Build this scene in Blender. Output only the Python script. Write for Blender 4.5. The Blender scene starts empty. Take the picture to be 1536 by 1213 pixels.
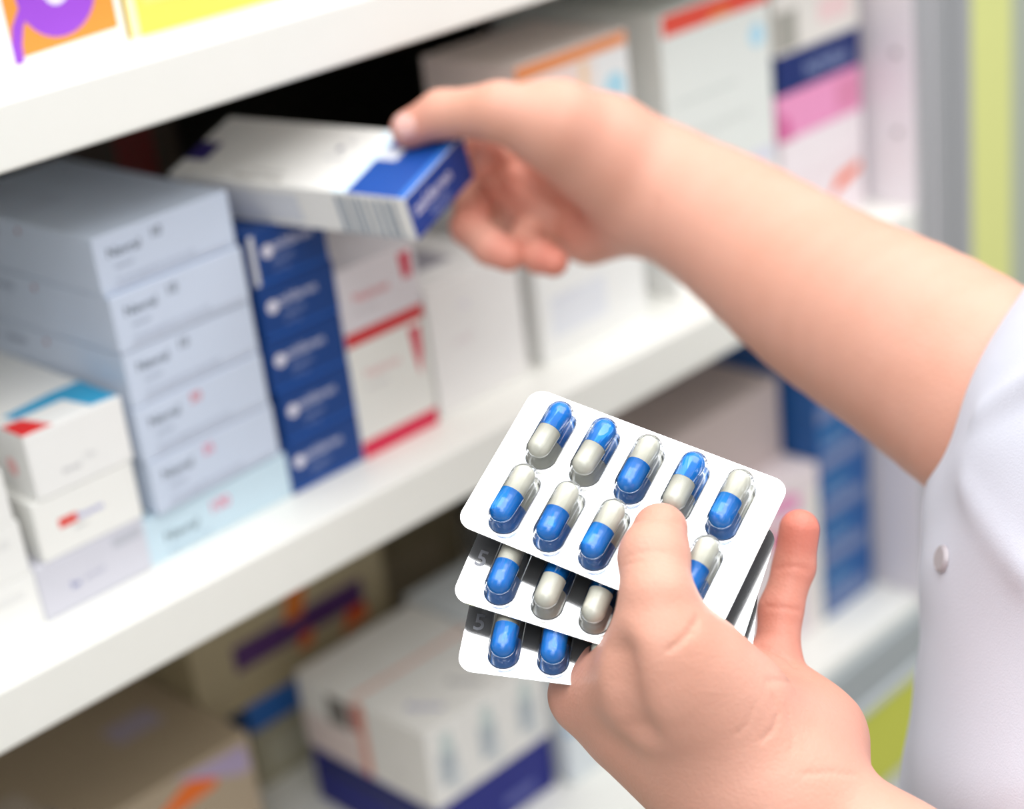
import bpy, bmesh, math, random
import numpy as np
from mathutils import Vector, Matrix
random.seed(7); rng = np.random.default_rng(7)
scn = bpy.context.scene
COL = scn.collection

# ------------------------------------------------------------------ camera
F_PX, CX, CY = 2622.0, 768.0, 606.5
CAM = np.array([-0.3746, -0.5621, 0.3455])
RIGHT = np.array([0.6965, -0.7087, -0.1129]); RIGHT /= np.linalg.norm(RIGHT)
FWD = np.array([0.6194, 0.6731, -0.4040]); FWD -= RIGHT*FWD.dot(RIGHT); FWD /= np.linalg.norm(FWD)
DOWN = np.cross(FWD, RIGHT)
cam_d = bpy.data.cameras.new('camera'); cam = bpy.data.objects.new('camera', cam_d); COL.objects.link(cam)
cam.matrix_world = Matrix(((RIGHT[0], -DOWN[0], -FWD[0], CAM[0]), (RIGHT[1], -DOWN[1], -FWD[1], CAM[1]),
                           (RIGHT[2], -DOWN[2], -FWD[2], CAM[2]), (0, 0, 0, 1)))
cam_d.sensor_width = 36; cam_d.lens = F_PX/1536*36; cam_d.clip_start = 0.02; cam_d.clip_end = 50
cam_d.dof.use_dof = True; cam_d.dof.focus_distance = 0.515; cam_d.dof.aperture_fstop = 5.3
scn.camera = cam

def ray(px, py): return FWD + RIGHT*((px-CX)/F_PX) + DOWN*((py-CY)/F_PX)
def W(px, py, d): return CAM + ray(px, py)*d
def WP(px, py, o, n, dist):            # point seen at a pixel lying dist in front of a plane
    r = ray(px, py); return CAM + r*((dist - (CAM-o)@n)/(r@n))

# ------------------------------------------------------------------ materials
def srgb(r, g, b):
    f = lambda c: (c/255)/12.92 if c/255 <= .04045 else ((c/255+.055)/1.055)**2.4
    return (f(r), f(g), f(b))
MATS = {}
def mat(name, col, rough=.5, metal=0., spec=.5, coat=0., bump=0., bscale=400., var=0., sss=0., sssr=(1, .3, .15), ssss=.004):
    if name in MATS: return MATS[name]
    m = bpy.data.materials.new(name); m.use_nodes = True; nt = m.node_tree; b = nt.nodes['Principled BSDF']
    b.inputs['Base Color'].default_value = (*col, 1); b.inputs['Roughness'].default_value = rough
    b.inputs['Metallic'].default_value = metal; b.inputs['Specular IOR Level'].default_value = spec
    b.inputs['Coat Weight'].default_value = coat
    if sss:
        b.inputs['Subsurface Weight'].default_value = sss; b.inputs['Subsurface Radius'].default_value = sssr
        b.inputs['Subsurface Scale'].default_value = ssss
    tc = nt.nodes.new('ShaderNodeTexCoord')
    if var:
        n = nt.nodes.new('ShaderNodeTexNoise'); n.inputs['Scale'].default_value = 60; n.inputs['Detail'].default_value = 4
        nt.links.new(tc.outputs['Object'], n.inputs['Vector'])
        mx = nt.nodes.new('ShaderNodeMix'); mx.data_type = 'RGBA'
        mx.inputs[6].default_value = (*[c*(1-var) for c in col], 1); mx.inputs[7].default_value = (*[min(1, c*(1+var)) for c in col], 1)
        nt.links.new(n.outputs['Fac'], mx.inputs[0]); nt.links.new(mx.outputs[2], b.inputs['Base Color'])
    if bump:
        n = nt.nodes.new('ShaderNodeTexNoise'); n.inputs['Scale'].default_value = bscale; n.inputs['Detail'].default_value = 3
        nt.links.new(tc.outputs['Object'], n.inputs['Vector'])
        bp = nt.nodes.new('ShaderNodeBump'); bp.inputs['Strength'].default_value = bump; bp.inputs['Distance'].default_value = .0004
        nt.links.new(n.outputs['Fac'], bp.inputs['Height']); nt.links.new(bp.outputs['Normal'], b.inputs['Normal'])
    MATS[name] = m; return m
def card(r, g, b, rough=.42): return mat('carton_%d_%d_%d' % (r, g, b), srgb(r, g, b), rough, spec=.4, var=.02, bump=.04)

WHITE = (240, 240, 238); OFFW = (232, 230, 224); BLUE = (14, 62, 130); GREYB = (203, 214, 232)
RED = (214, 50, 62); PINK = (226, 60, 110); DARK = (60, 70, 84)

# ------------------------------------------------------------------ object helpers
def props(o, label=None, cat=None, group=None, kind=None):
    if label: o['label'] = label
    if cat: o['category'] = cat
    if group: o['group'] = group
    if kind: o['kind'] = kind
    return o
def empty(name, loc=(0, 0, 0)):
    o = bpy.data.objects.new(name, None); COL.objects.link(o); o.location = loc; o.empty_display_size = .02; return o
def mesh_obj(name, verts, faces, mats, mi=None, parent=None, smooth=False):
    me = bpy.data.meshes.new(name); me.from_pydata([tuple(v) for v in verts], [], [tuple(f) for f in faces])
    for m in mats: me.materials.append(m)
    if mi is not None: me.polygons.foreach_set('material_index', mi)
    if smooth: me.polygons.foreach_set('use_smooth', [True]*len(me.polygons))
    me.update(); o = bpy.data.objects.new(name, me); COL.objects.link(o)
    if parent: o.parent = parent
    return o
def bm_box(bm, x0, x1, y0, y1, z0, z1, mi=0, bev=0, seg=2):
    vs = [bm.verts.new(p) for p in ((x0,y0,z0),(x1,y0,z0),(x1,y1,z0),(x0,y1,z0),(x0,y0,z1),(x1,y0,z1),(x1,y1,z1),(x0,y1,z1))]
    fs = [bm.faces.new([vs[i] for i in f]) for f in ((3,2,1,0),(4,5,6,7),(0,1,5,4),(1,2,6,5),(2,3,7,6),(3,0,4,7))]
    for f in fs: f.material_index = mi
    if bev:
        es = list({e for f in fs for e in f.edges})
        bmesh.ops.bevel(bm, geom=es, offset=bev, segments=seg, affect='EDGES', profile=.5, material=-1)
def bm_obj(name, bm, mats, parent=None, loc=None):
    me = bpy.data.meshes.new(name); bm.normal_update(); bm.to_mesh(me); bm.free()
    for m in mats: me.materials.append(m)
    o = bpy.data.objects.new(name, me); COL.objects.link(o)
    if parent: o.parent = parent
    if loc is not None: o.location = loc
    return o
def box_obj(name, x0, x1, y0, y1, z0, z1, m, parent=None, bev=.001):
    bm = bmesh.new(); bm_box(bm, x0, x1, y0, y1, z0, z1, bev=bev); return bm_obj(name, bm, [m], parent)
_txt = {}
def text_geo(s):
    if s in _txt: return _txt[s]
    cu = bpy.data.curves.new('t', 'FONT'); cu.body = s; cu.size = 1; cu.resolution_u = 3
    cu.offset = .012
    o = bpy.data.objects.new('t', cu); COL.objects.link(o)
    dg = bpy.context.evaluated_depsgraph_get(); me = bpy.data.meshes.new_from_object(o.evaluated_get(dg))
    v = np.array([tuple(p.co)[:2] for p in me.vertices]); f = [tuple(p.vertices) for p in me.polygons]
    bpy.data.objects.remove(o); bpy.data.curves.remove(cu); bpy.data.meshes.remove(me)
    _txt[s] = (v-[v[:, 0].min(), 0], f); return _txt[s]

# A carton: one mesh with its printing (panels, discs, lettering) laid on its faces in millimetres.
# faces: F front(-Y)  L left(-X)  T top(+Z)  R right(+X); art = list of tuples
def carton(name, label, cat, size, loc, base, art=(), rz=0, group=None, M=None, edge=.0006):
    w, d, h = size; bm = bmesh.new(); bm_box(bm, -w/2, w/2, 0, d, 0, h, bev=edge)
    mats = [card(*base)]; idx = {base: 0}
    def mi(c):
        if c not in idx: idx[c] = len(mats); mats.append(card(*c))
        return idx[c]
    fr = {'F': (Vector((-w/2, 0, 0)), Vector((1,0,0)), Vector((0,0,1)), Vector((0,-1,0))),
          'L': (Vector((-w/2, d, 0)), Vector((0,-1,0)), Vector((0,0,1)), Vector((-1,0,0))),
          'R': (Vector((w/2, 0, 0)), Vector((0,1,0)), Vector((0,0,1)), Vector((1,0,0))),
          'T': (Vector((-w/2, 0, h)), Vector((1,0,0)), Vector((0,1,0)), Vector((0,0,1)))}
    k = 0
    def face(fk, pts, c, lift):
        o, u, v, n = fr[fk]
        f = bm.faces.new([bm.verts.new(o+u*(p[0]/1000)+v*(p[1]/1000)+n*lift) for p in pts]); f.material_index = mi(c)
        f.normal_update()
        if f.normal.dot(n) < 0: f.normal_flip()
    for a in art:
        k += 1; lift = .00003+.00002*k
        kind, fk = a[0], a[1]
        if kind == 'rect': _, _, u0, v0, u1, v1, c = a; face(fk, [(u0,v0),(u1,v0),(u1,v1),(u0,v1)], c, lift)
        elif kind == 'poly': _, _, pts, c = a; face(fk, pts, c, lift)
        elif kind == 'disc':
            _, _, u, v, r, c = a; face(fk, [(u+r*math.cos(t*math.pi/12), v+r*math.sin(t*math.pi/12)) for t in range(24)], c, lift)
        elif kind == 'text':
            _, _, u, v, s, tx, c = a[:7]; ang = a[7] if len(a) > 7 else 0
            ca, sa = math.cos(ang), math.sin(ang)
            g, fs = text_geo(tx); o, uu, vv, n = fr[fk]
            vs = [bm.verts.new(o+uu*((u+s*(p[0]*ca-p[1]*sa))/1000)+vv*((v+s*(p[0]*sa+p[1]*ca))/1000)+n*lift) for p in g]
            for q in fs:
                try: f = bm.faces.new([vs[i] for i in q]); f.material_index = mi(c)
                except ValueError: pass
    # tuck flap seam line across the front end
    o = bm_obj(name, bm, mats)
    if M is not None: o.matrix_world = M
    else: o.location = loc; o.rotation_euler = (0, 0, rz)
    props(o, label, cat, group); return o
def at3(x0, x1, y): return ((x0+x1)/2, y)

# ------------------------------------------------------------------ room and shelving
M_SHELF = mat('shelf_laminate', srgb(238, 238, 232), .38, spec=.5, var=.015)
M_PANEL = mat('side_panel_laminate', srgb(232, 226, 232), .4, var=.01)
M_BACK = mat('shaded_back_board', (.012, .009, .004), .8, var=.1)  # near-black brown puts the shelf's inner shade into the board colour
M_ALU = mat('brushed_aluminium', (.46, .47, .49), .45, metal=.35)
M_ALUL = mat('light_grey_paint', srgb(205, 212, 216), .35)
M_LIME = mat('lime_laminate', srgb(206, 212, 70), .35, var=.02)
M_LIMEL = mat('pale_lime_laminate', srgb(224, 228, 146), .4, var=.02)
M_WALL = mat('wall_paint', srgb(214, 214, 210), .8, var=.02, bump=.2, bscale=120)
M_FLOOR = mat('floor_vinyl', srgb(196, 190, 180), .35, var=.06)

props(box_obj('floor', -3, 4, -4, 1.2, -1.12, -1.08, M_FLOOR), kind='structure')
props(box_obj('wall_back', -3, 4, .42, .5, -1.08, 1.6, M_WALL), kind='structure')

unit = empty('shelving_unit', (-.2, 0, -1.08)); props(unit, 'white pharmacy shelving unit with boards full of medicine boxes and a grey metal upright', 'shelf')
def upart(name, *a, **k):
    o = box_obj(name, *a, **k); o.parent = unit; o.matrix_parent_inverse = Matrix.Translation((.2, 0, 1.08)); return o
XL = -.75; XR = .492
for z1, th in ((.2142, .0245), (0, .0255)):
    upart('shelf_board', XL, XR, 0, .36, z1-th, z1, M_SHELF, bev=.0012)
upart('shelf_board', XL, XR, .002, .36, -.296, -.272, M_SHELF, bev=.0012)
upart('edge_trim', XL, XR, -.004, .0015, -.311, -.279, mat('grey_trim', srgb(168, 176, 180), .4), bev=.001)
upart('edge_lip', XL, XR, -.006, .002, -.320, -.312, M_ALUL, bev=.001)
d = upart('drawer_front', XL, XR-.003, -.004, .012, -.386, -.322, M_LIME, bev=.001)
upart('base_panel', XL, XR, .0, .36, -1.08, -.39, mat('plinth_white', srgb(225, 228, 226), .5), bev=.001)
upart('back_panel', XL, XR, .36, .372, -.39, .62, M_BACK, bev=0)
sp = upart('side_panel', XR, XR+.02, 0, .37, -1.08, .62, M_PANEL, bev=.0008)
upart('side_panel', XL-.02, XL, 0, .37, -1.08, .62, M_PANEL, bev=.0008)
# shelf pin holes as small dark plugs along the right side panel
for zz in (.045, .093, -.06, -.15):
    bm = bmesh.new()
    r = bmesh.ops.create_cone(bm, cap_ends=True, segments=16, radius1=.0022, radius2=.0022, depth=.0012)
    bmesh.ops.rotate(bm, verts=bm.verts, cent=(0,0,0), matrix=Matrix.Rotation(math.pi/2, 3, 'Y'))
    bmesh.ops.translate(bm, verts=bm.verts, vec=(XR-.0003, .012, zz))
    o = bm_obj('pin_hole', bm, [mat('pin_grey', srgb(150, 146, 148), .5)]); o.parent = unit; o.matrix_parent_inverse = Matrix.Translation((.2, 0, 1.08))
# upright: extruded aluminium profile with grooves, built as one section
bm = bmesh.new()
prof = [(XR+.001, -.002), (XR+.014, -.002), (XR+.016, .003), (XR+.021, .003), (XR+.023, -.002), (XR+.034, -.002), (XR+.036, .003), (XR+.040, .003), (XR+.042, -.003), (XR+.058, -.003), (XR+.058, .06), (XR+.021, .06), (XR+.021, .004), (XR+.001, .004)]
lo = [bm.verts.new((x, y, -1.08)) for x, y in prof]; hi = [bm.verts.new((x, y, .62)) for x, y in prof]
for i in range(len(prof)):
    j = (i+1) % len(prof); bm.faces.new((lo[i], lo[j], hi[j], hi[i]))
bm.faces.new(lo[::-1]); bm.faces.new(hi)
o = bm_obj('upright_post', bm, [M_ALU]); o.parent = unit; o.matrix_parent_inverse = Matrix.Translation((.2, 0, 1.08))
lime = box_obj('end_panel', XR+.0585, XR+.106, -.003, .30, -1.08, .62, M_LIMEL, bev=.0015)
props(lime, 'tall lime yellow end panel standing beside the grey metal upright', 'panel')
gp = box_obj('neighbouring_cabinet', XR+.107, XR+.62, .004, .30, -1.08, .62, mat('cab_grey', srgb(176, 184, 170), .5), bev=.002)
props(gp, 'grey green cabinet at the far right edge behind the lime panel', 'cabinet')

# ------------------------------------------------------------------ boxes, upper shelf
Z1 = .2142
carton('medicine_box', 'white box with an orange panel and purple ring print on the upper shelf', 'box', (.11, .12, .09), (-.0582, .036, Z1), WHITE,
       [('poly', 'F', [(57,5),(107,7),(107,40),(57,40)], (224, 146, 58)),
        ('disc', 'F', 83, 26, 17, (150, 72, 204)), ('disc', 'F', 83, 26.5, 5.5, (226, 220, 240)),
        ('poly', 'F', [(60,3),(64,3.4),(64.5,10),(66.5,16),(70,21),(67,24),(62,17),(60,10)], (150, 72, 204)), ('rect', 'F', 1, 1, 60, 60, (240, 240, 242))], group=None)
carton('medicine_box', 'pale yellow box standing on the upper shelf beside the purple ring box', 'box', (.078, .12, .09), (.0405, .04, Z1), (238, 208, 92),
       [('rect', 'F', 0, 0, 4, 90, (252, 240, 190)), ('rect', 'F', 8, 12, 70, 60, (240, 214, 118))])
# ------------------------------------------------------------------ middle shelf
GL = 'pale grey medicine boxes stacked on the middle shelf'
zz = .0
carton('medicine_box', 'pale icy blue box at the bottom of the grey box stack', 'box', (.078, .12, .0215), (-.008, .031, 0), (200, 222, 234),
       [('text', 'F', 10, 8, 6.5, 'Nevral', (70, 88, 100)), ('text', 'F', 35, 11, 7.5, '100', (226, 90, 130)), ('text', 'F', 10, 3, 2.6, 'capsules  mg  oral use', (150, 170, 188))])
specs = [('fifth from the top with a small pink number', .0222, .0008, -.0002, '25', PINK), ('fourth from the top with a red number', .0469, .0, .0, '50', RED),
         ('third from the top with a dark number', .0716, .0003, .0005, '10', DARK), ('second from the top with a dark number', .0963, -.0004, -.0005, '10', DARK),
         ('topmost of its stack with a dark number', .1210, -.0012, .0015, '10', DARK)]
for i, (l, z, dx, dy, num, nc) in enumerate(specs):
    carton('medicine_box', 'pale grey blue medicine box, ' + l, 'box', (.068, .125, .0243), (-.0062+dx, .030+dy, z+.0002), GREYB,
           [('text', 'F', 6, 14.5, 6, 'Nevral', (62, 74, 90)), ('text', 'F', 28, 16.5, 6, num, nc), ('text', 'F', 8, 9.5, 2.8, 'capsules', (150, 160, 180)),
            ('text', 'F', 8, 3.6, 2.9, '50 soft capsules for oral use only', (168, 176, 194)), ('rect', 'F', 6, 1.2, 64, 2.6, (188, 196, 212)),
            ('disc', 'L', 70, 20, 1.3, (150, 40, 50)), ('text', 'L', 40, 16, 5, 'Nevral', (150, 160, 180)),
            ('poly', 'T', [(4,60),(30,60),(30,110),(4,110)], (196, 206, 224))],
           rz=math.radians((2.5, 2.2, 2.6, 2.0, 1.2)[i]), group=GL)
# left stacks
carton('medicine_box', 'lilac grey box at the bottom of the second stack from the left', 'box', (.052, .11, .0245), (-.0725, .030, 0), (208, 208, 218),
       [('text', 'F', 14, 9, 4.5, 'be', (40, 60, 150)), ('text', 'F', 20, 10, 4, 'tamed', (176, 176, 196)), ('rect', 'F', 36, 17, 50, 22, (188, 190, 200)), ('rect', 'F', 1, 0, 51, 1, (180, 182, 192))])
carton('medicine_box', 'white box with a red and blue logo below the red and cyan topped box', 'box', (.048, .11, .0262), (-.0695, .030, .0248), (240, 240, 236),
       [('rect', 'F', 10, 11.5, 18.5, 15.5, (226, 60, 50)), ('text', 'F', 19, 12, 4.2, 'limares', (120, 120, 200)), ('text', 'F', 16, 8.5, 2.4, 'tablets', (190, 190, 190))])
carton('medicine_box', 'white box with red and cyan stripes on its top', 'box', (.0455, .11, .0285), (-.067, .0295, .0513), (240, 240, 238),
       [('text', 'F', 13, 7, 3.6, 'dosed', (180, 180, 184)), ('text', 'F', 24, 9, 4, '10x', (206, 206, 208)),
        ('poly', 'T', [(0, 0.5),(14, 0.5),(9, 17),(0, 17)], (226, 44, 44)), ('poly', 'T', [(8,19),(30,19),(33,3),(45,1),(45,30),(30,30),(6,26)], (44, 160, 206)),
        ('disc', 'L', 95, 12, 4, (244, 190, 190))])
for i, (z, h, l, dx) in enumerate(((0, .0235, 'bottom', .001), (.0237, .0235, 'middle', 0), (.0474, .0235, 'topmost', -.0015))):
    carton('medicine_box', 'plain white box at the far left edge, %s of its stack' % l, 'box', (.05, .10, h), (-.1245+dx, .031, z), (238, 238, 235),
           [('rect', 'F', 30, 14, 44, 18, (228, 228, 226))], group='plain white boxes at the left edge')
# blue stack
ords = ('bottom', 'fourth from the top', 'third from the top', 'second from the top', 'topmost')
for i in range(5):
    sh = 3.5 if i == 4 else 0
    art = [('disc', 'F', 6.5+sh, 14.5, 3.0, (226, 224, 236)), ('text', 'F', 9.5+sh, 14, 6.6, 'zaldaren', (196, 200, 222)),
           ('text', 'F', 12, 8.5, 4, 'kapseln', (130, 146, 190)), ('text', 'F', 12, 4.5, 3.4, '20 mg', (100, 122, 178)), ('rect', 'F', 1, .6, 42, 2.4, (26, 84, 168))]
    if i == 4: art += [('rect', 'F', .6, 1, 3.4, 23.5, (206, 208, 212))]
    carton('medicine_box', 'navy blue box with a white dot, %s of the blue stack' % ords[i], 'box', (.0428, .11, .0246), (.0527+(.0, .0012, -.0005, .0003, -.0008)[i], .031, i*.0249), BLUE, art,
           rz=math.radians((0, .6, -.5, .4, 1)[i]), group='navy blue boxes in one stack')
# red and white boxes
for i, (z, h, l) in enumerate(((0, .0555, 'lower'), (.0557, .037, 'upper'))):
    carton('medicine_box', '%s white box with a red band along its foot' % l, 'box', (.0475, .11, h), (.0978, .0305, z), (232, 232, 226) if i == 0 else (222, 218, 222),
           [('rect', 'F', 0, 0, 47.3, 8.5 if i == 0 else 6.5, (216, 40, 78) if i == 0 else (206, 50, 54)),
            ('poly', 'F', [(37, h*1000-3), (44, h*1000-3), (43.5, h*1000-16), (41, h*1000-28 if i == 0 else h*1000-15), (38.5, h*1000-16)], (206, 36, 70)),
            ('text', 'F', 8, h*1000-17, 6, 'Nadorex', (214, 110, 116) if i else (222, 170, 172)), ('text', 'F', 8, h*1000-23, 3, 'film tablets', (196, 190, 194))],
           group='red and white boxes stacked in two')
# white boxes behind the hand
carton('medicine_box', 'wide white box with grey print on top, right of the red banded boxes', 'box', (.0615, .12, .066), (.1568, .033, 0), (238, 236, 234),
       [('rect', 'T', 4, 22, 40, 52, (150, 146, 156)), ('text', 'F', 14, 32, 8, 'oral', (226, 216, 218)), ('text', 'F', 20, 50, 6, 'mg', (226, 222, 232))])
carton('medicine_box', 'carton with painted shade at the back of the middle shelf behind the blue stack', 'box', (.10, .10, .13), (.098, .25, 0), (62, 50, 38), [('rect', 'F', 60, 90, 84, 122, (110, 24, 16))])  # dark brown base stands in for the shade deep in the shelf
for i, (z, h) in enumerate(((0, .050), (.0502, .052))):
    carton('medicine_box', ('white carton with faint grey print, bottom of the third stack from the upright', 'white carton with faint grey print, in the middle under the orange topped box')[i], 'box', (.081, .12, h), (.239, .032, z), (240, 240, 238),
           [('rect', 'F', 8, 12, 50, 34, (228, 230, 236)), ('text', 'F', 12, 30, 6, 'tabletki', (214, 216, 226))], group='white cartons under the orange topped box')
carton('medicine_box', 'white box with an orange stripe and a pale blue spot behind the wrist', 'box', (.081, .066, .0530), (.239, .030, .1024), (244, 232, 226),
       [('poly', 'F', [(0,45),(80,46),(80,52),(0,52)], (240, 150, 90)), ('rect', 'F', 44, 6, 50, 44, (246, 214, 180)), ('rect', 'F', 56, 2, 80, 44, (238, 240, 240)),
        ('disc', 'F', 69, 26, 7.5, (176, 222, 240)), ('rect', 'F', 2, 10, 40, 42, (248, 220, 212))])
carton('medicine_box', 'small white box with an orange corner mark at the foot of the tall box', 'box', (.094, .12, .055), (.3515, .031, 0), (242, 242, 240),
       [('poly', 'F', [(3, 10),(22, 8),(24, 17),(5, 22)], (240, 120, 80)), ('rect', 'F', 0, 44, 90, 50, (220, 222, 236))])
carton('medicine_box', 'tall white box with a red header and a pale blue spot', 'box', (.092, .12, .100), (.3520, .031, .0552), (232, 236, 232),
       [('poly', 'F', [(2, 88),(92, 88),(92, 99),(2, 99)], (238, 84, 66)), ('poly', 'F', [(36, 88),(62, 88),(56, 93),(44, 93)], (240, 130, 70)), ('rect', 'F', 8, 50, 60, 52, (214, 220, 216)),
        ('disc', 'F', 80, 72, 6.5, (180, 224, 244)), ('rect', 'F', 2, 0, 90, 8, (222, 222, 236)), ('rect', 'F', 10, 30, 70, 34, (222, 226, 222))])
zs = 0
for nm, h, base, art in (('white box with an orange corner at the foot of the stack beside the upright', .0375, (238, 226, 230), [('poly', 'F', [(44, 14),(76, 24),(76, 30),(52, 26)], (240, 110, 70))]),
        ('white box with a faint pink print under the pink box', .0225, (242, 232, 236), []),
        ('bright pink box between the navy box and a white box', .0265, (240, 156, 200), [('rect', 'F', 55, 4, 78, 22, (226, 140, 178)), ('poly', 'F', [(0,0),(12,0),(8,14),(0,16)], (214, 100, 156))]),
        ('dark navy box with pale lettering above the pink box', .0225, (20, 44, 110), [('text', 'F', 26, 6, 11, 'NOVELA', (150, 166, 204))]),
        ('white box with a pink tint topmost beside the upright', .040, (236, 232, 226), [('rect', 'F', 40, 10, 70, 24, (244, 214, 214)), ('rect', 'F', 0, 2, 20, 24, (170, 168, 160))])):
    carton('medicine_box', nm, 'box', (.080, .12, h), (.4435 if 'pink box between' not in nm else .4425, .031, zs), base, art); zs += h+.0002
# ------------------------------------------------------------------ lower shelf
Z3 = -.272
carton('medicine_box', 'large beige box with an orange flash at the left of the lower shelf', 'box', (.24, .125, .082), (-.066, .150, Z3), (178, 160, 136),  # beige base taken darker to carry the shadow of the board above
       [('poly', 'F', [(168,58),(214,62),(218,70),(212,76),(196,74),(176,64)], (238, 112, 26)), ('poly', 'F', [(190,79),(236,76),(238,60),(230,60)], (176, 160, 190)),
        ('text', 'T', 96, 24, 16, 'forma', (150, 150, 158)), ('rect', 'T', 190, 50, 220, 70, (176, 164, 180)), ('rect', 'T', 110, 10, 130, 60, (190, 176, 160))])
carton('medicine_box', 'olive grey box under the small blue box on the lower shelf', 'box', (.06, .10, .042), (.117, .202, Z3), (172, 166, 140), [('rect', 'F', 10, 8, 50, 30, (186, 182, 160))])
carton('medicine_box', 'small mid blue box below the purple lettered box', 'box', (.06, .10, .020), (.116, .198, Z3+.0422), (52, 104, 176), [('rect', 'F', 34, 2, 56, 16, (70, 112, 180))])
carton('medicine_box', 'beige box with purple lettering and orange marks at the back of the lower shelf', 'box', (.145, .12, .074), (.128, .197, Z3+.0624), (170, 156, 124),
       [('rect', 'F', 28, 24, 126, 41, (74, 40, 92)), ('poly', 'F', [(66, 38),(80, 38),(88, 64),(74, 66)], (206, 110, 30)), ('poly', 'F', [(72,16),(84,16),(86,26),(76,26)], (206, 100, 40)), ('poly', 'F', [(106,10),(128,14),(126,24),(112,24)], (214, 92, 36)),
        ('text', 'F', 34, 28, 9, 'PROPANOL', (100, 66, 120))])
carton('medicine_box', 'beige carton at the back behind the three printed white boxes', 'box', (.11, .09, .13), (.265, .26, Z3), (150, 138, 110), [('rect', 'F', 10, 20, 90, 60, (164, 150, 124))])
carton('medicine_box', 'deep blue box lying under the three printed white boxes', 'box', (.092, .106, .036), (.150, .061, Z3), (8, 22, 122),
       [('rect', 'F', 52, 8, 76, 14, (90, 96, 160)), ('rect', 'L', 10, 24, 102, 34, (24, 34, 96))])
for i in range(3):
    carton('medicine_box', ('white box with a red striped side, nearest the camera of three printed alike', 'white box with grey lettering, in the middle of three printed alike', 'white box with grey lettering, farthest right of three printed alike')[i], 'box',
           (.0302, .110, .050), (.1205+i*.0306, .0605, Z3+.0363), (234, 232, 228),
           [('rect', 'L', 52, 1, 59, 49, (224, 150, 130)), ('rect', 'L', 26, 26, 44, 45, (120, 116, 112)), ('rect', 'L', 46, 28, 53, 46, (170, 100, 96)), ('rect', 'L', 2, 1, 50, 25, (228, 212, 208)), ('text', 'L', 80, 14, 5, 'caps', (206, 200, 196)),
            ('rect', 'T', 0, 58, 30, 62, (236, 190, 176)), ('text', 'T', 11, 26, 9, 'Relox', (140, 142, 190) if i == 0 else (150, 150, 156), math.pi/2*0-.9),
            ('rect', 'F', 7, 12, 20, 34, (176, 184, 190)), ('rect', 'F', 10, 30, 18, 44, (196, 208, 206)), ('rect', 'F', 15, 5, 22, 20, (206, 210, 212))],
           group='printed white boxes standing in a row')
carton('medicine_box', 'white box with a light blue line right of the deep blue box', 'box', (.105, .13, .085), (.2535, .052, Z3), (222, 228, 232),
       [('rect', 'F', 0, 34, 104, 38, (90, 160, 206)), ('rect', 'F', 4, 48, 100, 80, (214, 216, 220))])
carton('medicine_box', 'pinkish white box behind the little finger with pink print', 'box', (.114, .13, .117), (.3725, .036, Z3), (236, 224, 226),
       [('poly', 'F', [(62, 98),(92, 94),(96, 102),(80, 110),(66, 108)], (238, 160, 200)), ('rect', 'F', 60, 76, 72, 90, (224, 90, 140)), ('rect', 'F', 104, 2, 113, 100, (240, 238, 228))])
carton('medicine_box', 'grey pink carton lying on top of the pinkish white box', 'box', (.112, .11, .055), (.3690, .060, Z3+.1172), (204, 188, 184), [])
for i in range(5):
    carton('medicine_box', 'blue box with pale lettering, %s of the lower right stack' % ords[i], 'box', (.0545, .12, .034), (.4585, .036, Z3+i*.0343), (34, 92, 160),
           [('rect', 'F', 0, 4, 50, 14, (120, 136, 176)), ('text', 'F', 5, 18, 11, 'lindox', (150, 176, 208)), ('rect', 'F', 2, 28, 30, 32, (20, 120, 176))], group='blue boxes on the lower shelf at the right')

# ------------------------------------------------------------------ held box (pinched between thumb and fingers)
hb_B = np.array([.0587, -.0430, .1421]); hb_a = np.array([-.2247, .9741, .0258]); hb_b = np.array([.9389, .2094, .2731])
hb_a /= np.linalg.norm(hb_a); hb_b -= hb_a*hb_b.dot(hb_a); hb_b /= np.linalg.norm(hb_b); hb_u = np.cross(hb_b, hb_a)
if hb_u[2] < 0: hb_u = -hb_u
org = hb_B + hb_b*.0236 - hb_u*.0207
Mh = Matrix(((hb_b[0], hb_a[0], hb_u[0], org[0]), (hb_b[1], hb_a[1], hb_u[1], org[1]), (hb_b[2], hb_a[2], hb_u[2], org[2]), (0, 0, 0, 1)))
bars = [('rect', 'L', 126.5-36+x, 1.5, 126.5-36+x+w_, 19, (150, 160, 172)) for x, w_ in ((0, 2.6), (4, 1.4), (7, 1), (9.5, 2.6), (14, 1.2), (17, .9), (20, 2.2), (24.5, 2.4), (28.5, 1.5))]
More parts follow.
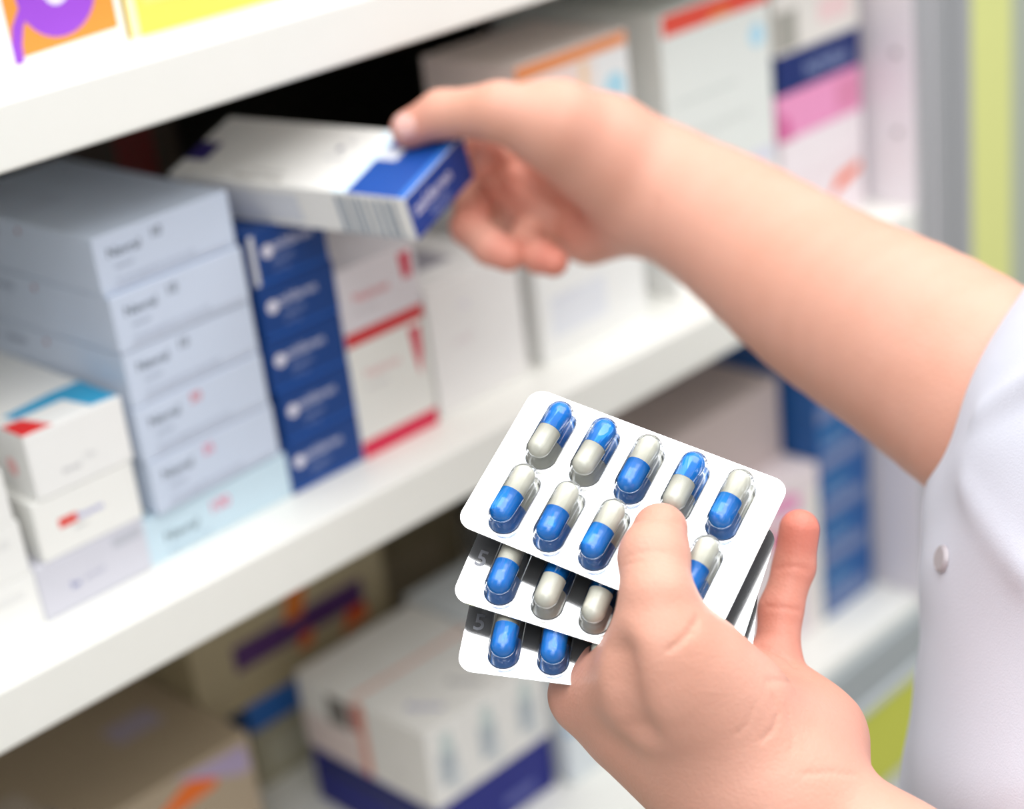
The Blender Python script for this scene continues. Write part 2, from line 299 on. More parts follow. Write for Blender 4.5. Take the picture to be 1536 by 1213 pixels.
carton('medicine_box', 'white and blue medicine box pinched between the thumb and fingers of the upper hand', 'box', (.0472, .1265, .0207), None, (236, 234, 230),
       [('rect', 'F', .3, .3, 46.9, 20.4, (20, 66, 150)), ('text', 'F', 4, 9.5, 8.6, 'zaldaren', (218, 218, 238)), ('text', 'F', 14, 3.6, 5.0, 'kapseln', (150, 164, 210)),
        ('rect', 'T', .3, .3, 46.9, 30, (20, 74, 158)), ('rect', 'T', .3, .4, 46.9, 4.0, (50, 116, 204)), ('rect', 'T', .3, 30, 46.9, 38, (226, 244, 254)), ('rect', 'T', 25, 20, 34, 30, (220, 226, 240)),
        ('text', 'T', 3, 92, 4.2, 'zaldaren 20 mg', (150, 146, 140), -math.pi/2), ('text', 'T', 8, 84, 3.2, 'hard capsules', (170, 168, 164), -math.pi/2),
        ('text', 'T', 22, 56, 3.4, 'oral use', (180, 180, 188), -math.pi/2), ('disc', 'T', 30, 52, 1.8, (96, 92, 120)), ('text', 'T', 34, 50, 3, 'Rx', (130, 130, 150), -math.pi/2),
        ('poly', 'T', [(12,114),(26,114),(26,125.8),(12,125.8)], (34, 16, 104)), ('rect', 'L', 10, 3, 70, 17, (214, 216, 222))] + bars + [('rect', 'L', 88, 1, 124, 1.6, (150, 160, 172))], M=Mh)

# ------------------------------------------------------------------ blister packs
M_FOIL = mat('white_foil', (.95, .96, .98), .12, metal=.95, spec=.6, bump=.02, bscale=90)
M_BACKF = mat('foil_back_painted_dark', (.015, .017, .022), .3, metal=.5)  # silver back coloured near black in place of its dark reflections
M_CAPB = mat('capsule_blue', srgb(34, 138, 228), .1, spec=.6, coat=.6)
M_CAPW = mat('capsule_cream', srgb(226, 222, 206), .2, spec=.5, coat=.5)
M_EMB = mat('embossed_mark', (.22, .23, .26), .35, metal=.6)
mg = bpy.data.materials.new('clear_plastic'); mg.use_nodes = True; nt = mg.node_tree; nt.nodes.clear()
out = nt.nodes.new('ShaderNodeOutputMaterial'); tr = nt.nodes.new('ShaderNodeBsdfTransparent'); gl = nt.nodes.new('ShaderNodeBsdfGlossy'); mxs = nt.nodes.new('ShaderNodeMixShader'); fr = nt.nodes.new('ShaderNodeFresnel')
tr.inputs[0].default_value = (.93, .95, .97, 1); gl.inputs['Roughness'].default_value = .06; fr.inputs[0].default_value = 1.33
nt.links.new(fr.outputs[0], mxs.inputs[0]); nt.links.new(tr.outputs[0], mxs.inputs[1]); nt.links.new(gl.outputs[0], mxs.inputs[2]); nt.links.new(mxs.outputs[0], out.inputs[0])
PW, PH = .084, .0525
CR, CLH = .0037, .0064            # capsule radius, half length of the straight part
def revolve_capsule(y0, y1, r, cap0, cap1, n=24, m=8):
    prof = []
    if cap0: prof += [(y0-r*math.cos(a), r*math.sin(a)) for a in np.linspace(0, math.pi/2, m)[:-1]]
    prof += [(y0, r), (y1, r)]
    if cap1: prof += [(y1+r*math.sin(a), r*math.cos(a)) for a in np.linspace(0, math.pi/2, m)[1:]]
    vs = []; fs = []
    for (y, rr) in prof:
        for k in range(n): vs.append((max(rr, 1e-6)*math.cos(2*math.pi*k/n), y, max(rr, 1e-6)*math.sin(2*math.pi*k/n)))
    for i in range(len(prof)-1):
        for k in range(n): fs.append((i*n+k, i*n+(k+1) % n, (i+1)*n+(k+1) % n, (i+1)*n+k))
    if not cap0: fs.append(tuple(range(n)))
    if not cap1: fs.append(tuple(range((len(prof)-1)*n, len(prof)*n))[::-1])
    return vs, fs
def make_dome():
    r, hl, hc = .0044, .0066, .0034; n = 28; m = 8; loops = []
    ring = []
    for k in range(n):
        a = 2*math.pi*k/n; ring.append((math.cos(a), math.sin(a)))
    def loop(rr, z): return [(rr*c, (hl if s >= 0 else -hl)+rr*s, z) for c, s in ring]
    loops.append(loop(r*1.2, .0001)); loops.append(loop(r*1.05, .0003)); loops.append(loop(r, hc))
    for a in np.linspace(0, math.pi/2, m)[1:]: loops.append(loop(max(r*math.cos(a), 1e-5), hc+.0044*math.sin(a)))
    vs = [p for l in loops for p in l]; fs = []
    for i in range(len(loops)-1):
        for k in range(n): fs.append((i*n+k, i*n+(k+1) % n, (i+1)*n+(k+1) % n, (i+1)*n+k))
    return vs, fs
def rounded_card(w, h, r, t):
    pts = []
    for cx_, cy_, a0 in ((w/2-r, h/2-r, 0), (-w/2+r, h/2-r, 90), (-w/2+r, -h/2+r, 180), (w/2-r, -h/2+r, 270)):
        for k in range(9): a = math.radians(a0+k*11.25); pts.append((cx_+r*math.cos(a), cy_+r*math.sin(a)))
    n = len(pts); vs = [(x, y, -t) for x, y in pts]+[(x, y, 0) for x, y in pts]
    return vs, [tuple(range(n))[::-1], tuple(range(n, 2*n))]+[(i, (i+1) % n, n+(i+1) % n, n+i) for i in range(n)]
def blister(label, o, ex, ey, ez, ups):
    # local axes: x along the long side, y towards the upper edge, z out of the pocket side
    ex = np.array(ex); up = -np.array(ey); n = np.cross(ex, up)
    R = Matrix(((ex[0], up[0], n[0], o[0]), (ex[1], up[1], n[1], o[1]), (ex[2], up[2], n[2], o[2]), (0, 0, 0, 1)))
    e = empty('blister_pack'); e.matrix_world = R; props(e, label, 'blister pack', 'blister packs fanned in the lower hand')
    v, f = rounded_card(PW, PH, .0048, .00035); mesh_obj('foil_card', v, f, [M_FOIL, M_BACKF], [1]+[0]*(len(f)-1), parent=e)
    global DOME, CB, CC
    for row in (0, 1):
        for i in range(5):
            x = (.152+.174*i-.5)*PW; y = (.5-(.275, .735)[row])*PH
            up_blue = ups[row][i]
            if DOME is None:
                v, f = make_dome(); b = mesh_obj('bubble', v, f, [mg], smooth=True); DOME = b.data
                v, f = revolve_capsule(-CLH, .0006, CR-.00012, True, False); c = mesh_obj('capsule', v, f, [M_CAPW], smooth=True); CB = c.data
                v, f = revolve_capsule(0, CLH, CR, False, True); q = mesh_obj('capsule_cap', v, f, [M_CAPB], smooth=True); CC = q.data
            else:
                b, c, q = [bpy.data.objects.new(nm, me) for nm, me in (('bubble', DOME), ('capsule', CB), ('capsule_cap', CC))]
                for z_ in (b, c, q): COL.objects.link(z_)
            b.parent = e; c.parent = e; q.parent = c; b.location = (x, y, 0)
            c.location = (x+random.uniform(-.0003, .0003), y, .0041); c.rotation_euler = (0, 0, (0 if up_blue else math.pi)+random.uniform(-.05, .05))
            c['label'] = 'cream and blue capsule under clear plastic'; q['label'] = 'blue half of the capsule'
    return e, R
DOME = CB = CC = None
C1 = (np.array([-.04551, -.24652, .10878]), np.array([.30001, -.91236, -.27854]), np.array([-.87817, -.1501, -.45419]), np.array([.37258, .38087, -.84624]))
C2 = (np.array([-.05220, -.24778, .09198]), np.array([.41749, -.87267, -.25326]), np.array([-.84163, -.26629, -.46983]), np.array([.34257, .4093, -.84565]))
C3 = (np.array([-.05637, -.24852, .07932]), np.array([.55895, -.816, -.14741]), np.array([-.75608, -.42854, -.49468]), np.array([.34048, .38795, -.85648]))
b1, R1 = blister('blister pack of blue and cream capsules held uppermost under the thumb', *C1, ((1, 1, 0, 1, 0), (0, 0, 0, 0, 0)))
b2, R2 = blister('middle blister pack of the fan, mostly covered by the top one', *C2, ((1, 0, 1, 0, 1), (0, 1, 1, 0, 1)))
b3, R3 = blister('lowest blister pack of the fan with two blue capsule ends showing', *C3, ((0, 0, 1, 0, 1), (0, 0, 1, 0, 1)))
for e, s, pos in ((b2, '5', (-.0395, -.0135)), (b3, '5', (-.0395, -.0125))):
    g, fs = text_geo(s); v = [(pos[0]+p[0]*.0075, pos[1]+p[1]*.0075, .00012) for p in g]
    mesh_obj('embossed_mark', v, fs, [M_EMB], parent=e)

# ------------------------------------------------------------------ implicit surfaces for the person
def seg(P, a, b, ra, rb, flat=None):
    a = np.asarray(a, float); b = np.asarray(b, float)
    if flat is not None:
        n, f = flat; n = n/np.linalg.norm(n); s = 1/f-1
        P = P+np.outer((P-a)@n, n)*s; b = b+n*((b-a)@n)*s
    ab = b-a; t = np.clip(((P-a)@ab)/(ab@ab+1e-12), 0, 1); t = t*t*(3-2*t)*.15+t*.85
    q = P-a-t[:, None]*ab
    return np.sqrt((q*q).sum(1))-(ra+(rb-ra)*t)
def smin(a, b, k):
    h = np.clip(.5+.5*(b-a)/k, 0, 1); return b*(1-h)+a*h-k*h*(1-h)
def smax(a, b, k): return -smin(-a, -b, k)
def chain(P, pts, k=.0025):
    d = None
    for (a, ra), (b, rb) in zip(pts[:-1], pts[1:]):
        s = seg(P, a, b, ra, rb); d = s if d is None else smin(d, s, k)
    return d
def surface(sdf, lo, hi, h, smooth=1):
    lo = np.array(lo, float); B = 8
    nb = np.ceil((np.array(hi)-lo)/(h*B)).astype(int); N = nb*B+1
    D = np.full(N, 1.0, np.float32)
    bi = np.stack(np.meshgrid(*[np.arange(k) for k in nb], indexing='ij'), -1).reshape(-1, 3)
    ctr = lo+(bi+.5)*B*h; dc = sdf(ctr); rad = B*h*.87*1.4+.0025
    off = np.stack(np.meshgrid(*[np.arange(B+1)]*3, indexing='ij'), -1).reshape(-1, 3)
    for k in np.nonzero(dc < -rad)[0]:
        i, j, l = bi[k]*B; D[i:i+B+1, j:j+B+1, l:l+B+1] = -1.0
    near = np.nonzero(abs(dc) <= rad)[0]
    for c in range(0, len(near), 512):
        ks = near[c:c+512]; P = (lo+((bi[ks]*B)[:, None, :]+off[None])*h).reshape(-1, 3)
        v = sdf(P).reshape(len(ks), B+1, B+1, B+1)
        for q, k in enumerate(ks):
            i, j, l = bi[k]*B; D[i:i+B+1, j:j+B+1, l:l+B+1] = v[q]
    S = D < 0
    c8 = [S[a:a+N[0]-1, b:b+N[1]-1, c:c+N[2]-1] for a in (0, 1) for b in (0, 1) for c in (0, 1)]
    sm = sum(x.astype(np.int8) for x in c8); act = (sm > 0) & (sm < 8)
    idx = np.full(act.shape, -1, np.int64); cells = np.argwhere(act); idx[act] = np.arange(len(cells))
    acc = np.zeros((len(cells), 3)); cnt = np.zeros(len(cells))
    cor = [(a, b, c) for a in (0, 1) for b in (0, 1) for c in (0, 1)]
    for a in cor:
        for ax in range(3):
            if a[ax]: continue
            b = list(a); b[ax] = 1
            da = D[cells[:, 0]+a[0], cells[:, 1]+a[1], cells[:, 2]+a[2]]; db = D[cells[:, 0]+b[0], cells[:, 1]+b[1], cells[:, 2]+b[2]]
            m = (da < 0) != (db < 0); t = np.where(m, da/np.where(m, da-db, 1), 0)
            p = np.tile(np.array(a, float), (len(cells), 1)); p[:, ax] += t
            acc += p*m[:, None]; cnt += m
    V = lo+(cells+acc/cnt[:, None])*h
    Q = []
    for ax in range(3):
        o1, o2 = [(1, 2), (2, 0), (0, 1)][ax]
        sl0 = [slice(None)]*3; sl1 = [slice(None)]*3; sl0[ax] = slice(0, -1); sl1[ax] = slice(1, None)
        A = S[tuple(sl0)]; Bm = S[tuple(sl1)]; e = np.argwhere(A != Bm)
        ok = (e[:, o1] > 0) & (e[:, o2] > 0) & (e[:, o1] < N[o1]-1) & (e[:, o2] < N[o2]-1); e = e[ok]
        ins = A[e[:, 0], e[:, 1], e[:, 2]]
        def ci(d1, d2):
            c = e.copy(); c[:, o1] -= d1; c[:, o2] -= d2; return idx[c[:, 0], c[:, 1], c[:, 2]]
        q = np.stack([ci(1, 1), ci(0, 1), ci(0, 0), ci(1, 0)], 1); q[~ins] = q[~ins][:, ::-1]; Q.append(q)
    Q = np.concatenate(Q)
    for _ in range(smooth):
        s = np.zeros_like(V); n = np.zeros(len(V))
        for k in range(4):
            a, b = Q[:, k], Q[:, (k+1) % 4]
            for c in range(3): s[:, c] += np.bincount(a, V[b, c], len(V))+np.bincount(b, V[a, c], len(V))
            n += np.bincount(a, minlength=len(V))+np.bincount(b, minlength=len(V))
        V = V*.5+.5*s/n[:, None]
    return V, Q
def hit(px, py, sdf, t0=.3):
    r = ray(px, py); L = np.linalg.norm(r); t = t0
    for _ in range(90):
        d = sdf((CAM+r*t)[None])[0]; t += d/L*.8
        if abs(d) < 5e-5 or t > 2: break
    return CAM+r*t
def normal(p, sdf):
    e = 3e-4; P = np.array([p+np.eye(3)[i]*s*e for i in range(3) for s in (1, -1)]); d = sdf(P)
    n = np.array([d[0]-d[1], d[2]-d[3], d[4]-d[5]]); return n/np.linalg.norm(n)

# ---- right arm and hand (upper), joints in metres of depth from the lens
hbu = lambda px, py, dist: WP(px, py, hb_B, hb_u, dist)
hbs = lambda px, py, dist: WP(px, py, hb_B+hb_b*.0472, hb_b, dist)
VIEW = FWD
ARM_R = [(W(985, 283, .735), .0262), (W(1090, 338, .715), .0300), (W(1236, 441, .68), .0350), (W(1390, 530, .64), .0380), (W(1540, 632, .605), .0392), (W(1680, 715, .60), .040)]
def spline(ch, n=4):
    c = [ch[0]]+ch+[ch[-1]]; out = []
    for i in range(1, len(c)-2):
        for k in range(n):
            t = k/n; w = (-.5*t**3+t*t-.5*t, 1.5*t**3-2.5*t*t+1, -1.5*t**3+2*t*t+.5*t, .5*t**3-.5*t*t)
            out.append((sum(w[j]*c[i-1+j][0] for j in range(4)), sum(w[j]*c[i-1+j][1] for j in range(4))))
    return out+[ch[-1]]
ARM_S = spline(ARM_R)
def arm_r(P):
    d = None
    for (a, ra), (b, rb) in zip(ARM_S[:-1], ARM_S[1:]):
        s = seg(P, a, b, ra, rb, (VIEW, .82)); d = s if d is None else smin(d, s, .0015)
    return d
T_R = [(hbu(614, 194, .0078), .0080), (hbu(664, 171, .0115), .0096), (W(750, 168, .712), .0120), (W(835, 188, .715), .0175)]
F_R = [
    [(W(810, 235, .775), .0105), (W(748, 240, .776), .0092), (hbs(724, 228, .0088), .0080), (hbs(716, 243, .0074), .0072)],
    [(W(850, 345, .772), .0110), (W(800, 320, .775), .0098), (W(752, 272, .768), .0088), (W(733, 252, .757), .0078)],
    [(W(835, 325, .790), .0110), (W(760, 285, .795), .0095), (W(712, 300, .775), .0088), (W(703, 340, .752), .0080), (W(735, 370, .740), .0077), (W(762, 383, .736), .0070)],
    [(W(865, 350, .782), .0105), (W(800, 340, .778), .0088), (W(783, 370, .754), .0075), (W(808, 384, .740), .0072), (W(830, 393, .735), .0064)]]
wr = W(985, 283, .735)
def palm_r(P):
    d = arm_r(P)
    d = smin(d, seg(P, wr, W(905, 225, .728), .0235, .0225, (VIEW, .85)), .012)
    d = smin(d, seg(P, W(905, 228, .728), W(835, 190, .718), .0215, .0180), .010)
    d = smin(d, seg(P, W(950, 320, .745), W(885, 352, .760), .0170, .0135), .010)
    for (px, py, dd, r) in ((800, 240, .775, .012), (808, 285, .785, .0125), (835, 325, .790, .0125), (862, 350, .782, .0115)):
        d = smin(d, seg(P, W(950, 290, .752), W(px, py, dd), .0150, r), .006)
    d = smin(d, seg(P, W(800, 300, .792), W(745, 262, .790), .0120, .0100), .006)
    d = smin(d, seg(P, W(800, 335, .792), W(738, 318, .790), .0110, .0105), .006)
    d = smin(d, seg(P, W(850, 340, .785), W(790, 330, .788), .0110, .0100), .006)
    return d
def hand_r(P):
    base = palm_r(P); d = smin(base, chain(P, T_R, .004), .008)
    for f in F_R: d = np.minimum(d, smin(base, chain(P, f), .005))
    return d
# ---- left hand (lower) with the blister packs between thumb and fingers
c1 = lambda px, py, dist: WP(px, py, C1[0], -C1[3], dist)
c3 = lambda px, py, dist: WP(px, py, C3[0], -C3[3], dist)
T_L = [(c1(990, 796, .0088), .0080), (c1(981, 836, .0105), .0094), (c1(985, 895, .0110), .0096), (W(987, 955, .480), .0104), (W(1000, 1020, .491), .0150)]
F_L = [
    [(W(885, 1045, .532), .0105), (c3(880, 985, -.0100), .0090), (c3(905, 925, -.0095), .0080), (c3(930, 890, -.0090), .0070)],
    [(W(965, 1040, .548), .0110), (c3(970, 960, -.0105), .0092), (c3(985, 905, -.0095), .0082), (c3(1000, 870, -.0090), .0072)],
    [(W(1060, 1035, .552), .0110), (c3(1060, 960, -.0105), .0090), (c3(1058, 910, -.0095), .0080), (c3(1050, 880, -.0090), .0070)],
    [(W(1150, 1035, .540), .0100), (W(1165, 985, .543), .0072), (W(1171, 915, .548), .0067), (W(1191, 850, .551), .0064), (W(1199, 794, .550), .0064)]]
ARM_L = [(W(1172, 1212, .500), .0240), (W(1330, 1380, .490), .0310), (W(1560, 1600, .500), .0400)]
def palm_l(P):
    w = ARM_L[0][0]; d = None
    for (a, ra), (b, rb) in zip(ARM_L[:-1], ARM_L[1:]):
        s = seg(P, a, b, ra, rb, (VIEW, .85)); d = s if d is None else smin(d, s, .012)
    for (px, py, dd, r) in ((880, 1046, .531, .0112), (965, 1040, .545, .0125), (1060, 1035, .548, .0125), (1150, 1032, .541, .0105)):
        d = smin(d, seg(P, w, W(px, py, dd), .0190, r), .008)
    d = smin(d, seg(P, W(1150, 1020, .538), W(1205, 1110, .528), .0100, .0165), .010)
    d = smin(d, seg(P, W(1205, 1110, .528), w, .0165, .0200), .012)
    d = smin(d, seg(P, W(1005, 990, .486), W(1100, 1055, .496), .0135, .0140), .008)
    d = smin(d, seg(P, W(1010, 1020, .490), W(1120, 1150, .500), .0180, .0170), .018)
    d = smin(d, seg(P, W(960, 1075, .512), W(1090, 1160, .508), .0150, .0200), .016)
    d = smin(d, seg(P, W(1080, 1100, .505), W(1190, 1130, .515), .0170, .0160), .014)
    d = smin(d, seg(P, W(955, 1012, .494), W(874, 1042, .516), .0118, .0104), .007)
    return d
def hand_l0(P):
    base = palm_l(P); d = smin(base, chain(P, T_L, .004), .009)
    for f in F_L: d = np.minimum(d, smin(base, chain(P, f), .0035))
    return d
def crease_pts(pl, sdf, r, n=7):
    out = []
    for (x0, y0), (x1, y1) in zip(pl[:-1], pl[1:]):
        for k in range(n):
            t = k/n; p = hit(x0+(x1-x0)*t, y0+(y1-y0)*t, sdf); out.append(p+normal(p, sdf)*r*.1)
    return np.array(out)
def with_creases(sdf, crs):
    packs = [(crease_pts(pl, sdf, r), r, k) for pl, r, k in crs]
    def f(P):
        d = sdf(P)
        for pts, r, k in packs:
            c = pts.mean(0); R = np.linalg.norm(pts-c, axis=1).max()+.01
            m = np.linalg.norm(P-c, axis=1) < R
            if not m.any(): continue
            q = P[m]; dd = np.full(len(q), 1.0)
            for a, b in zip(pts[:-1], pts[1:]):
                if np.linalg.norm(b-a) < .012: dd = np.minimum(dd, seg(q, a, b, r, r))
            d[m] = smax(d[m], -dd, k)
        return d
    return f
CR_L = [([(927, 985), (932, 1025), (944, 1070), (958, 1100)], .00300, .00900), ([(950, 783), (970, 777), (995, 777), (1022, 785)], 0.00063, 0.00072),
        ([(936, 838), (955, 829), (985, 826), (1000, 830)], 0.00036, 0.00072), ([(934, 848), (960, 842), (990, 842)], 0.00027, 0.00060),
        ([(1046, 928), (1034, 948), (1014, 968), (1000, 976)], 0.00063, 0.00096), ([(1046, 940), (1040, 958)], 0.00036, 0.00060),
        ([(1163, 853), (1190, 849), (1217, 856)], 0.00036, 0.00084), ([(1148, 910), (1175, 911), (1204, 916)], 0.00045, 0.00084),
        ([(1137, 968), (1160, 975), (1182, 988), (1194, 1003)], 0.00081, 0.00108),
        ([(1148, 1022), (1172, 1020), (1196, 1024)], 0.00045, 0.00096),
        ([(1160, 1045), (1168, 1070), (1160, 1095), (1140, 1112)], 0.00045, 0.00108), ([(1130, 1060), (1122, 1085), (1100, 1105)], 0.00027, 0.00084),
        ([(1180, 1060), (1190, 1095), (1188, 1130)], 0.00027, 0.00084), ([(1205, 1160), (1250, 1158), (1290, 1163)], 0.00036, 0.00096)]
CR_R = [([(985, 300), (978, 330), (975, 362)], 0.00054, 0.00120), ([(762, 262), (800, 292), (838, 318)], 0.00090, 0.00180), ([(650, 140), (668, 134)], 0.00027, 0.00060)]
hand_l = with_creases(hand_l0, CR_L)
hand_r1 = with_creases(hand_r, CR_R)

# ---- coat: torso column with a short sleeve around the right elbow
TC = W(1925, 880, .60)
TORSO = [(W(1935, 1700, .585), .122), (W(1931, 1170, .58), .117), (W(1972, 795, .58), .117), (W(2180, 620, .62), .110)]
def torso(P, grow=0): return chain(P, [(p, r+grow) for p, r in TORSO], .03)
SL = [(W(1500, 606, .614), .0440), (W(1640, 690, .60), .048), (W(1800, 740, .60), .058), (W(2180, 620, .66), .085)]
hem_n = RIGHT*.90+DOWN*.43; hem_n /= np.linalg.norm(hem_n); hem_o = W(1590, 640, .605)
def body_in(P):            # the part of the body inside the coat, joining both arms
    d = torso(P, -.012)
    d = smin(d, chain(P, [(W(1600, 668, .60), .034), (SL[2][0], .042), (SL[3][0], .06)], .02), .012)
    d = smin(d, chain(P, [(W(1330, 1380, .49), .026), (W(1640, 1640, .50), .036), (W(2120, 1220, .49), .045), (W(2250, 720, .55), .06)], .02), .03)
    return d
def body(P):
    return np.where(np.linalg.norm(P-W(985, 283, .735), axis=1) < 10, smin(np.minimum(hand_r1(P), hand_l(P)), body_in(P), .004), 0)
def wrinkle(P):
    x, y, z = P[:, 0], P[:, 1], P[:, 2]
    return (.0016*np.sin(38*z+14*x+2.2*np.sin(21*y+9*z))+.0013*np.sin(70*x-46*z+3*np.sin(31*z+1))+.0007*np.sin(150*z+70*y+2*np.sin(90*x)))
FOLD = [hit(1468, 622, torso), hit(1575, 556, torso), hit(1450, 730, torso), hit(1545, 860, torso)]
def coat(P):
    sl = chain(P, SL, .02)
    sl = smax(sl, (hem_o-P)@hem_n, .002)
    t = torso(P)
    d = smin(sl, t, .02)
    # the left sleeve, out of frame below
    d = smin(d, chain(P, [(W(1900, 1560, .51), .050), (W(2120, 1220, .49), .058), (W(2250, 720, .55), .075)], .02), .03)
    d = d+wrinkle(P)*.65
    d = smin(d, seg(P, FOLD[0], FOLD[1], .0015, .0040), .007); d = smin(d, seg(P, FOLD[2], FOLD[3], .0010, .0030), .008)
    return d

def skin_mat():
    m = mat('skin', srgb(238, 186, 156), .46, spec=.35, sss=.10, sssr=(1, .35, .2), ssss=.004)
    nt = m.node_tree; b = nt.nodes['Principled BSDF']
    tc = nt.nodes.new('ShaderNodeTexCoord')
    n1 = nt.nodes.new('ShaderNodeTexNoise'); n1.inputs['Scale'].default_value = 28; n1.inputs['Detail'].default_value = 5
    n2 = nt.nodes.new('ShaderNodeTexVoronoi'); n2.inputs['Scale'].default_value = 900
    n3 = nt.nodes.new('ShaderNodeTexNoise'); n3.inputs['Scale'].default_value = 260; n3.inputs['Detail'].default_value = 4
    at_ = nt.nodes.new('ShaderNodeAttribute'); at_.attribute_name = 'flush'
    for n in (n1, n2, n3): nt.links.new(tc.outputs['Object'], n.inputs['Vector'])
    mx = nt.nodes.new('ShaderNodeMix'); mx.data_type = 'RGBA'
    mx.inputs[6].default_value = (*srgb(208, 150, 128), 1); mx.inputs[7].default_value = (*srgb(221, 170, 152), 1)
    nt.links.new(n1.outputs['Fac'], mx.inputs[0])
    mf = nt.nodes.new('ShaderNodeMix'); mf.data_type = 'RGBA'; mf.inputs[7].default_value = (*srgb(208, 98, 82), 1)
    nt.links.new(at_.outputs['Fac'], mf.inputs[0]); nt.links.new(mx.outputs[2], mf.inputs[6]); nt.links.new(mf.outputs[2], b.inputs['Base Color'])
    ad = nt.nodes.new('ShaderNodeMath'); ad.operation = 'MULTIPLY_ADD'; ad.inputs[1].default_value = .5
    nt.links.new(n2.outputs['Distance'], ad.inputs[0]); nt.links.new(n3.outputs['Fac'], ad.inputs[2])
    bp = nt.nodes.new('ShaderNodeBump'); bp.inputs['Strength'].default_value = .4; bp.inputs['Distance'].default_value = .0004
    nt.links.new(ad.outputs[0], bp.inputs['Height']); nt.links.new(bp.outputs['Normal'], b.inputs['Normal'])
    return m
M_SKIN = skin_mat(); M_NAIL = mat('nail', srgb(234, 182, 172), .3, spec=.4, coat=.15, sss=.2, ssss=.003)
M_COAT = mat('white_coat_cotton', srgb(215, 218, 231), .85, spec=.2, bump=.3, bscale=1600)

person = empty('person', (TC[0], TC[1], -1.08)); props(person, 'person in a white short sleeved coat reaching for a box and holding blister packs', 'person')
pinv = Matrix.Translation((-TC[0], -TC[1], 1.08))
def bounds(chains, pad):
    P = np.array([p for c in chains for p, r in c]); return P.min(0)-pad, P.max(0)+pad
lr, hr = bounds(F_R+[T_R, ARM_R], .05); ll, hl_ = bounds(F_L+[T_L, ARM_L[:2]], .045)
# two fine blocks for the hands and forearms and a coarse one for what the coat hides, all one skin mesh
cutR = hem_o+hem_n*.02
sR = lambda P: smax(hand_r1(P), (P-cutR)@hem_n, .002)
cutL = W(1300, 1350, .49); nL = ARM_L[1][0]-ARM_L[0][0]; nL = nL/np.linalg.norm(nL)
sL = lambda P: smax(hand_l(P), (P-cutL)@nL, .002)
inner_body = lambda P: smin(body_in(P), smax(hand_l0(P), -((P-cutL)@nL)-.010, .002), .003)
V1, Q1 = surface(sR, lr, hr, .0011, 1); V2, Q2 = surface(sL, ll, hl_, .0008, 1)
cb = np.array([TC[0], TC[1], 0]); V3, Q3 = surface(inner_body, (cb[0]-.42, cb[1]-.40, -.60), (cb[0]+.30, cb[1]+.28, .30), .0042, 1)
V = np.concatenate([V1, V2, V3]); Qf = np.concatenate([Q1, Q2+len(V1), Q3+len(V1)+len(V2)])
sk = mesh_obj('body', V, Qf, [M_SKIN], smooth=True); sk.parent = person; sk.matrix_parent_inverse = pinv
fl = np.zeros(len(V)); 
for p, s, a in ((T_R[0][0], .011, .45), (F_R[0][2][0], .012, .5), (F_R[2][3][0], .013, .45), (F_R[2][5][0], .011, .55), (F_R[3][4][0], .012, .65), (F_R[1][2][0], .014, .4),
                (F_L[3][4][0], .013, .75), (F_L[3][3][0], .011, .6), (F_L[3][2][0], .012, .5), (F_L[3][1][0], .012, .5), (T_L[0][0], .008, .25), (W(900, 1000, .52), .016, .35), (W(1200, 1095, .51), .02, .22), (W(890, 340, .745), .02, .25)):
    fl = np.maximum(fl, a*np.exp(-((V-p)**2).sum(1)/(s*s)*.8))
at_ = sk.data.attributes.new('flush', 'FLOAT', 'POINT'); at_.data.foreach_set('value', fl.astype(np.float32))
Vc, Qc = surface(coat, (cb[0]-.30, cb[1]-.40, -.60), (cb[0]+.30, cb[1]+.28, .36), .0032, 2)
ct = mesh_obj('coat', Vc, Qc, [M_COAT], smooth=True); ct.parent = person; ct.matrix_parent_inverse = pinv; ct['label'] = 'white cotton coat with short sleeves'
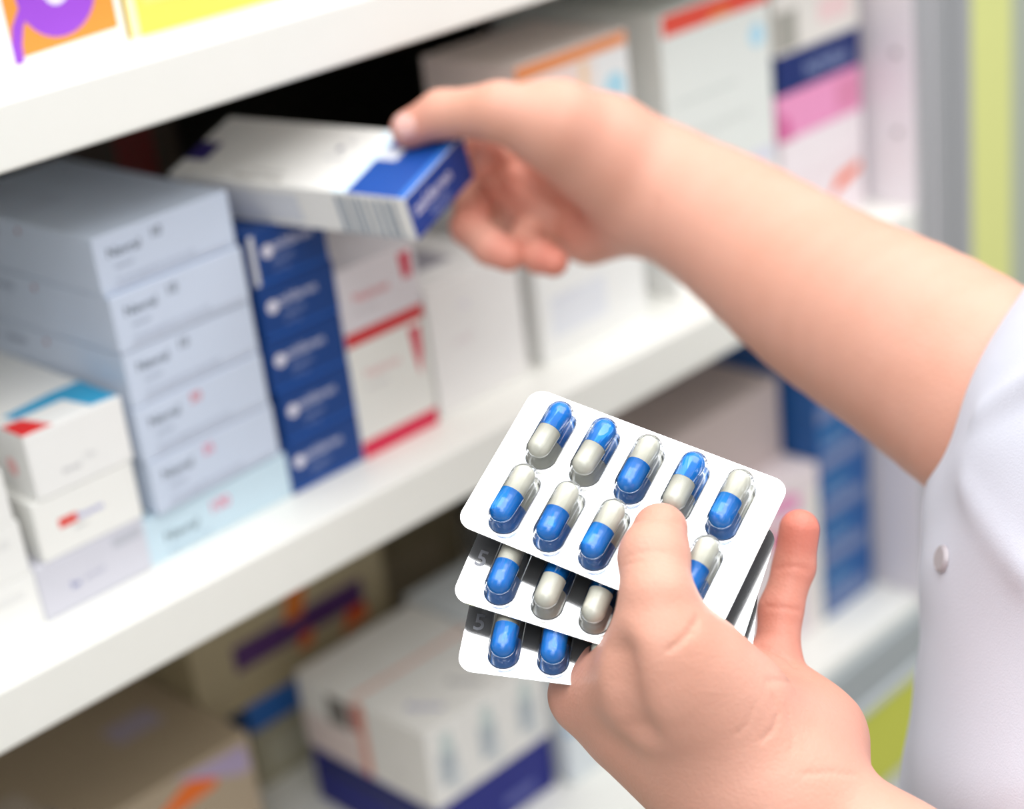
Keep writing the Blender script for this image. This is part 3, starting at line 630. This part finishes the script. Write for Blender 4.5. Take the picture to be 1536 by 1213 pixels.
# nail on the upper thumb: a thin curved plate lying on the thumb tip
def plate(name, cx_, cy_, ax, ay, ang, sdf, m, lift=.0003, th=.0005):
    p0 = hit(cx_, cy_, sdf); d0 = (p0-CAM)@FWD; n = 12; vs = []; ca, sa = math.cos(ang), math.sin(ang)
    for i in range(n+1):
        for j in range(n+1):
            u, v = -1+2*i/n, -1+2*j/n
            uu = u*math.sqrt(max(0, 1-v*v/2)); vv = v*math.sqrt(max(0, 1-u*u/2))
            x_, y_ = cx_+ca*uu*ax-sa*vv*ay, cy_+sa*uu*ax+ca*vv*ay; p = hit(x_, y_, sdf)
            if np.linalg.norm(p-p0) > .02:
                p = CAM+ray(x_, y_)*d0
                for _ in range(6): p = p-normal(p, sdf)*sdf(p[None])[0]
            vs.append((p, normal(p, sdf), uu*uu+vv*vv))
    top = [p+nn*(lift*(1.1-r2*.6)) for p, nn, r2 in vs]; bot = [p-nn*th for p, nn, r2 in vs]; N_ = (n+1)**2
    fs = []
    for i in range(n):
        for j in range(n):
            a, b, c, d_ = i*(n+1)+j, (i+1)*(n+1)+j, (i+1)*(n+1)+j+1, i*(n+1)+j+1
            fs += [(a, b, c, d_), (d_+N_, c+N_, b+N_, a+N_)]
    rim = [j for j in range(n+1)]+[i*(n+1)+n for i in range(1, n+1)]+[n*(n+1)+j for j in range(n-1, -1, -1)]+[i*(n+1) for i in range(n-1, 0, -1)]
    for a, b in zip(rim, rim[1:]+rim[:1]): fs.append((a, b, b+N_, a+N_))
    o = mesh_obj(name, top+bot, fs, [m], smooth=True); o.parent = person; o.matrix_parent_inverse = pinv
    bm = bmesh.new(); bm.from_mesh(o.data); bmesh.ops.recalc_face_normals(bm, faces=bm.faces); bm.to_mesh(o.data); bm.free(); return o
plate('thumb_nail', 607, 188, 16, 19, -.45, hand_r, M_NAIL)
# coat button near the front edge
bp_ = hit(1414, 838, coat); bn = normal(bp_, coat)
bm = bmesh.new(); bmesh.ops.create_cone(bm, cap_ends=True, segments=28, radius1=.0048, radius2=.0042, depth=.0016)
bmesh.ops.bevel(bm, geom=[e for e in bm.edges], offset=.0004, segments=2, affect='EDGES')
bt = bm_obj('button', bm, [mat('button_grey', srgb(178, 170, 176), .25, spec=.6, coat=.5)])
bt.matrix_world = Matrix.Translation(Vector(bp_+bn*.0006)) @ Vector((0, 0, 1)).rotation_difference(Vector(bn)).to_matrix().to_4x4()
mw = bt.matrix_world.copy(); bt.parent = ct; bt.matrix_parent_inverse = (Matrix.Translation((TC[0], TC[1], -1.08)) @ pinv).inverted(); bt.matrix_world = mw

# ------------------------------------------------------------------ light
wd = bpy.data.worlds.new('world'); scn.world = wd; wd.use_nodes = True
bg = wd.node_tree.nodes['Background']; bg.inputs[0].default_value = (.93, .96, 1, 1); bg.inputs[1].default_value = .38
def ceiling_or_fill_light(loc, sx, sy, power):
    l = bpy.data.lights.new('ceiling_or_fill_light', 'AREA'); l.shape = 'RECTANGLE'; l.size = sx; l.size_y = sy; l.energy = power; l.color = (1, .992, .975)
    o = bpy.data.objects.new('ceiling_or_fill_light', l); COL.objects.link(o); o.location = loc; return o
ceiling_or_fill_light((.3, -.62, 1.35), 2.6, 1.9, 46)
front_fill = ceiling_or_fill_light((-1.3, -1.5, 1.25), 1.2, 1.2, 9); front_fill.rotation_euler = (math.radians(35), math.radians(-35), 0)  # front fill added from camera left to brighten front faces, no ceiling fixture
scn.view_settings.view_transform = 'Standard'; scn.view_settings.look = 'None'; scn.view_settings.gamma = 1; scn.view_settings.exposure = 0.2
